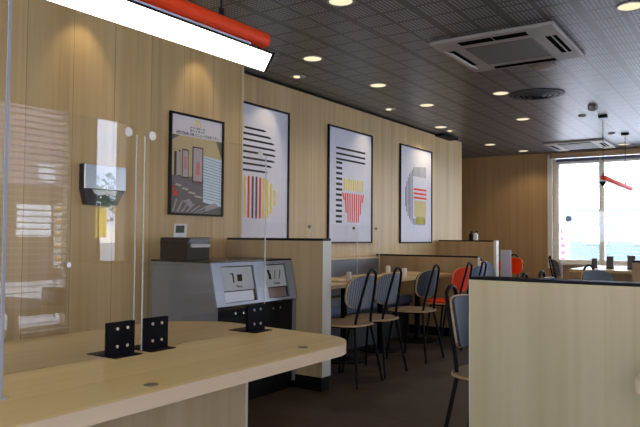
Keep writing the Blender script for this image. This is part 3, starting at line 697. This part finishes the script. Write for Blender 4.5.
def cup(x, y, label, s=1.0):
    r = thing('number_cup', label, 'cup', (x, y, .72))
    MB().lathe([(.026*s, 0), (.028*s, .004), (.024*s, .07*s), (.022*s, .078*s), (.010*s, .079*s)], n=20).done('cup_body', flat('cup_white', (.75, .73, .70), .4), r, True)
cup(-3.0, 4.94, 'white cup on the second bench table')
cup(-3.33, 6.30, 'white cup on the farthest bench table')
cup(-2.95, 5.93, 'white cup on the third bench table')
# wall bench
b = thing('wall_bench', 'long grey upholstered bench along the picture wall', 'bench', (-3.85, 5.45, 0))
MB().box(.01, .10, -1.38, 1.40, .47, .86, .02, 2).done('back_cushion', BENCH, b)
MB().box(.10, .55, -1.38, 1.40, .36, .46, .02, 2).done('seat_cushion', flat('bench_seat_vinyl', (.10, .15, .23), .5), b)
MB().box(.01, .50, -1.38, 1.40, 0, .36).done('bench_base', flat('bench_base_dark', (.03, .026, .022), .6), b)
MB().box(.01, .10, -1.38, 1.40, .86, .875).done('bench_ledge', OAKE, b)

# sanitizer bottles on the tall partition
for x, lb in ((-3.37, 'black and white pump bottle on the tall brown partition, left'), (-3.30, 'black and white pump bottle on the tall brown partition, right')):
    r = thing('pump_bottle', lb, 'bottle', (x, 8.85, 1.074))
    MB().lathe([(.030, 0), (.030, .085), (.012, .098), (.012, .105)], n=16).done('bottle_body', WHITE if x > -3.35 else BLACK, r, True)
    MB().box(-.008, .030, -.008, .008, .105, .125).done('pump', BLACK, r)
# pale frosted screen beyond the tall partition
r = thing('frosted_screen', 'pale lavender frosted screen right of the tall brown partition', 'screen', (-2.99, 9.2, 0))
MB().box(-.075, .075, -.006, .006, .35, .94, .003, 1).done('frosted_sheet', flat('lavender_board', (.50, .53, .70), .5), r)
for s in (-1, 1): MB().box(s*.065-.01, s*.065+.01, -.012, .012, 0, .36).done('leg', BLACK, r)

# screen on the table behind the foreground partition
r = thing('table_screen', 'wide clear screen standing behind the pale foreground partition', 'screen', (-.40, 3.02, .72))
h, H, q = .33, .50, .03
MB().prism([(-h, .002), (h, .002)]+arc(h-q, H-q, q, 0, PI/2, 5)+arc(-h+q, H-q, q, PI/2, PI, 5), 1, -.002, .002).done('acrylic_sheet', GLASS, r)
MB().box(-h-.001, -h+.001, -.0022, .0022, .002, H-.03).done('polished_edge', flat('acrylic_edge', (.55, .60, .62), .2), r)
MB().disc((-h+.03, -.003, H-.03), 1, .013, .001, 16).done('disc_sticker', flat('sticker_slate', (.22, .25, .30), .6), r)
MB().box(-h+.02, h-.02, -.02, .02, 0, .002).done('foot', STEEL, r)

# table corner at the lower right edge
t = thing('side_table', 'oak table corner poking in at the lower right', 'table', (-.05, 2.13, 0))
MB().prism([(.5, .2), (-.24, .2)]+arc(-.24+.04, -.18+.04, .04, PI, 1.5*PI, 6)+[(.5, -.18)], 2, .685, .72).done('tabletop', OAKE, t)
MB().tube([(.15, 0, .02), (.15, 0, .685)], .03, 16).done('pedestal', BLACK, t, True)
MB().lathe([(.17, 0), (.17, .012), (.05, .03), (.03, .04)], .15, 0).done('base', BLACK, t, True)
r = thing('napkin_box', 'dark grey box at the right edge on the table corner', 'box', (-.19, 2.18, .72))
MB().box(-.075, .06, -.03, .03, 0, .095, .006, 2).done('box_body', flat('slate_box', (.06, .08, .11), .35), r)
MB().box(-.05, .04, -.032, -.03, .02, .075).done('box_window', STEEL, r)
# far window table with stands
t = thing('window_table', 'long white-lit table in front of the far window', 'table', (-1.5, 9.55, 0))
p = [(-.53, -.80), (-.45, -.86), (.55, -.86), (.55, .8), (-.53, .8)]
MB().prism(p, 2, .685, .72).done('tabletop', OAKT, t)
MB().box(-.2, .25, -.6, .6, .02, .685).done('pedestal', OAKB, t); MB().box(-.25, .3, -.65, .65, 0, .02).done('plinth', BLACK, t)
for x, y, s, lb in ((-1.83, 9.3, .8, 'dark menu stand on the window table, leftmost'), (-1.62, 9.2, 1, 'dark menu stand on the window table, middle'), (-1.36, 9.15, 1.1, 'dark menu stand on the window table, rightmost')):
    r = thing('menu_stand', lb, 'menu stand', (x, y, .72))
    MB().box(-.045*s, .045*s, -.03, .03, 0, .012).done('base', BLACK, r); MB().prism([(-.02, .012), (.02, .012), (.004, .16*s), (-.004, .16*s)], 0, -.042*s, .042*s).done('card_holder', flat('stand_brown', (.05, .04, .04), .4), r)
# ------------------------------------------------------------------ ceiling fittings
def spot(parent, loc, target, power, size=1.0, blend=.6, rad=.03, col=(1, .80, .52)):
    d = bpy.data.lights.new('lamp_light', 'SPOT'); d.energy = power; d.spot_size = size; d.spot_blend = blend; d.shadow_soft_size = rad; d.color = col
    o = bpy.data.objects.new('lamp_light', d); C.objects.link(o); o.parent = parent; o.location = loc
    o.rotation_euler = (Vector(target)-Vector(loc)).to_track_quat('-Z', 'Y').to_euler()
TRIM = flat('downlight_trim', (.40, .40, .40), .35)
def downlight(x, y, label, big=True, power=7, aim=None, i=0):
    R = .075 if big else .055
    r = thing('downlight', label, 'ceiling light', (x, y, CE), group='round recessed ceiling lights')
    m = MB(); n = 28
    prof = [(R, 0), (R+.014, 0), (R+.013, -.006), (R, -.005)]
    rings = [[m.b.verts.new((a*math.cos(2*PI*k/n), a*math.sin(2*PI*k/n), z)) for k in range(n)] for a, z in prof]
    for q in range(4):
        A, B = rings[q], rings[(q+1) % 4]
        for k in range(n): m.b.faces.new((A[k], A[(k+1) % n], B[(k+1) % n], B[k]))
    bmesh.ops.recalc_face_normals(m.b, faces=m.b.faces[:])
    m.done('trim_ring', TRIM, r, True)
    if big: MB().lathe([(R, -.0005), (R, -.003), (R*.9, -.0045)]).done('diffuser', LAMP, r)
    else:
        MB().lathe([(R, -.0005), (R, -.002), (R*.5, -.0025)]).done('recess', TRIM, r)
        MB().lathe([(R*.55, -.0027), (R*.5, -.012), (R*.2, -.014)], -.012, -.01).done('bulb', LAMP, r)
    spot(r, (0, 0, -.03), aim or (0, 0, -2), power, 2.2 if big else 1.15, .7)
names = ['above the pendant lamp end', 'first of the row beside the picture wall', 'second of the row beside the picture wall', 'third of the row beside the picture wall', 'near the dark ceiling notch', 'left of the round air diffuser', 'beyond the round air diffuser', 'farthest near the recess', 'before the brown far wall', 'at the top right corner of the ceiling', 'beyond the far air conditioner']
for (x, y), n_ in zip(((-2.19, 3.49), (-3.10, 4.50), (-3.10, 5.64), (-3.10, 6.78), (-3.56, 8.23), (-2.20, 6.62), (-2.45, 8.21), (-3.56, 10.18), (-3.33, 11.2), (-.67, 4.57), (-1.76, 11.2)), names):
    downlight(x, y, 'glowing round downlight, '+n_, True, 6)
for y, n_ in ((4.94, 'before the nearest picture'), (6.77, 'before the middle picture'), (8.58, 'before the farthest picture')):
    downlight(-3.56, y, 'small swivel spotlight in the ceiling '+n_, False, 4, (-.30, -.25, -.85))
for y, n_ in ((2.56, 'over the towel dispenser'), (3.6, 'over the reopening poster')):
    downlight(-3.30, y, 'small swivel spotlight in the ceiling '+n_, False, 2, (-.30, 0, -.55))

def aircon(label, x0, x1, y0, y1, open_flap=True):
    r = thing('ceiling_cassette', label, 'air conditioner', ((x0+x1)/2, (y0+y1)/2, CE)); hx, hy = (x1-x0)/2, (y1-y0)/2
    m = MB(); p = .032
    # frame ring with a raised rim
    m.box(-hx, hx, -hy, hy, -p, -.0005, .012, 2); m.done('panel', ACW, r)
    MB().box(-hx*.56, hx*.56, -hy*.56, hy*.56, -p-.006, -p, .004, 1).done('grille', ACG, r)
    f = MB()
    for (a, b, c, d) in ((-.60, .60, -.62, -.57), (-.60, .60, .57, .62)): f.box(a*hx, b*hx, c*hy, d*hy, -p-.004, -p)
    for (a, b, c, d) in ((-.62, -.57, -.57, .57), (.57, .62, -.57, .57)): f.box(a*hx, b*hx, c*hy, d*hy, -p-.004, -p)
    f.done('grille_frame', ACW, r)
    v = MB(); v.box(-hx*.55, hx*.0, -hy*.89, -hy*.71, -p-.002, -p+.004); v.box(hx*.02, hx*.55, -hy*.89, -hy*.71, -p-.002, -p+.004); v.done('air_slot', DARKV, r)
    v = MB(); v.box(hx*.74, hx*.82, -hy*.5, hy*.5, -p-.001, -p+.004); v.box(hx*.85, hx*.91, -hy*.5, hy*.5, -p-.001, -p+.004); v.done('air_slot', DARKV, r)
    v = MB(); v.box(-hx*.90, -hx*.76, -hy*.5, hy*.5, -p-.001, -p+.004); v.done('air_slot', DARKV, r)
    v = MB(); v.box(-hx*.55, hx*.55, hy*.76, hy*.90, -p-.001, -p+.004); v.done('air_slot', DARKV, r)
    MB().prism([(-hx*.93, -p-.002), (-hx*.77, -p-.030), (-hx*.765, -p-.027), (-hx*.925, -p+.001)], 1, -hy*.56, hy*.56).done('louvre', flat('louvre_white', (.72, .76, .82), .4), r)
    MB().prism([(hy*.93, -p-.002), (hy*.79, -p-.022), (hy*.785, -p-.019), (hy*.925, -p+.001)], 0, -hx*.56, hx*.56).done('louvre', ACW, r)
    return r
aircon('square ceiling cassette air conditioner, the large near one', -2.08, -1.155, 4.58, 5.56)
aircon('square ceiling cassette air conditioner by the far window', -2.80, -1.90, 10.40, 11.35)
# round diffuser
r = thing('round_diffuser', 'round dark air diffuser with nested rings', 'air diffuser', (-1.90, 6.86, CE))
for i, (ra, rb, z) in enumerate(((.275, .225, .012), (.215, .17, .020), (.155, .115, .026), (.10, .062, .030), (.045, .004, .03))):
    m = MB(); n = 40
    prof = [(ra, 0 if i == 0 else -z*.35), (ra, -z*.55), (rb, -z), (rb, -z+.004)]
    rings = [[m.b.verts.new((a*math.cos(2*PI*k/n), a*math.sin(2*PI*k/n), zz-.001)) for k in range(n)] for a, zz in prof]
    for q in range(4):
        A, B = rings[q], rings[(q+1) % 4]
        for k in range(n): m.b.faces.new((A[k], A[(k+1) % n], B[(k+1) % n], B[k]))
    bmesh.ops.recalc_face_normals(m.b, faces=m.b.faces[:])
    m.done('ring', flat('diffuser_grey', (.06, .07, .08), .55, spec=.25), r, True)
MB().lathe([(.26, -.001), (.26, -.003), (.01, -.003)], n=32).done('throat', DARKV, r)
def puck(x, y, R, h, label, name='smoke_detector', cat='smoke detector', mat=ACW):
    r = thing(name, label, cat, (x, y, CE))
    MB().lathe([(R, -.0005), (R, -h*.4), (R*.86, -h*.85), (R*.6, -h)], n=32).done('base', mat, r, True)
    MB().lathe([(R*.5, -h), (R*.45, -h*1.15), (R*.1, -h*1.18)], n=24).done('sensor', mat, r, True)
puck(-1.54, 5.78, .10, .022, 'pale round ceiling speaker beside the near air conditioner', 'ceiling_speaker', 'speaker')
puck(-1.545, 7.82, .055, .05, 'small grey smoke detector near the far pendant', mat=flat('detector_grey', (.36, .37, .35), .5))
puck(-1.77, 8.35, .045, .02, 'flat pale ceiling sensor left of the far pendant mount', 'ceiling_sensor', 'sensor')
puck(-1.72, 9.95, .045, .02, 'flat pale ceiling sensor above the far window', 'ceiling_sensor', 'sensor')
r = thing('access_hatch', 'dark metal framed access hatch above the near air conditioner', 'hatch', (-1.18, 3.92, CE))
m = MB(); h = .24
m.box(-h, h, -h, -h+.012, -.004, -.0004); m.box(-h, h, h-.012, h, -.004, -.0004); m.box(-h, -h+.012, -h+.012, h-.012, -.004, -.0004); m.box(h-.012, h, -h+.012, h-.012, -.004, -.0004)
m.done('hatch_frame', flat('hatch_bronze', (.15, .13, .12), .4, .6), r)

# pendant lamps: red tube over a black prism with a lit face
def pendant(label, y0, y1, x=-1.560, zt=1.795, mounts=(), tilt=0):
    r = thing('pendant_lamp', label, 'pendant light', (x, y0, 0)); L = y1-y0; w_, hgt = .043, .068
    # triangular body: apex down
    MB().prism([(-w_, zt), (w_, zt), (0, zt-hgt)], 1, .004, L-.004).done('light_body', BLACK, r)
    q = .0012; nx, nz_ = hgt, -w_; l_ = math.hypot(nx, nz_); nx, nz_ = nx/l_*q, nz_/l_*q
    def fc(s, a): return (s*(w_*(1-a)), zt-hgt*a)
    for s in (-1, 1):
        a, b = fc(s, .10), fc(s, .97)
        MB().prism([a, b, (b[0]+s*nx, b[1]+nz_), (a[0]+s*nx, a[1]+nz_)], 1, .014, L-.014).done('light_face', GLOW, r)
    if tilt: r.rotation_euler.x = tilt; r.location = (x, y0+1.79*tilt, -L*tilt)
    for a, b in ((0, .004), (L-.004, L)): MB().prism([(-w_-.003, zt+.002), (w_+.003, zt+.002), (0, zt-hgt-.003)], 1, a, b).done('end_cap', BLACK, r)
    MB().box(-.010, .010, .10, L-.10, zt, zt+.022).done('spacer_rail', flat('rail_pale', (.50, .54, .64), .4), r)
    MB().tube([(0, .0, zt+.052), (0, .006, zt+.052), (0, L-.010, zt+.052), (0, L-.004, zt+.052)], [.026, .030, .030, .026], 24).done('red_tube', RED, r, True)
    for my in mounts:
        MB().tube([(0, my-y0, zt+.05), (0, my-y0, CE-.02)], .0035, 8).done('cable', BLACK, r)
        MB().disc((0, my-y0, zt+.092), 2, .010, .03, 14).done('cable_grip', BLACK, r)
        MB().box(-.05, .05, my-y0-.03, my-y0+.03, CE-.03, CE-.0005, .003, 1).done('ceiling_mount', BLACK, r)
pendant('red tube pendant lamp over the foreground table, top left', -.17, 1.95, mounts=(.1, 1.70), tilt=.008)
pendant('red tube pendant lamp hanging before the far window', 8.44, 10.55, mounts=(8.47, 10.05))

# look-alikes belong together
GROUPS = {'dining_chair': 'cafe chairs with black hoop frames', 'dining_table': 'small oak pedestal tables', 'booth_partition': 'oak booth partitions with black caps',
          'wall_art': 'framed stripe prints on the picture wall', 'number_cup': 'white cups on the bench tables', 'menu_stand': 'menu stands on the window table',
          'venetian_blind': 'white venetian blinds', 'table_screen': 'clear screens on the small tables', 'acrylic_screen': 'clear screens on the long table',
          'pump_bottle': 'pump bottles on the tall partition', 'pendant_lamp': 'red tube pendant lamps', 'ceiling_cassette': 'ceiling air conditioners', 'ceiling_sensor': 'pale ceiling sensors'}
for o in C.objects:
    g = GROUPS.get(o.name.split('.')[0])
    if g and o.parent is None and 'label' in o: o['group'] = g
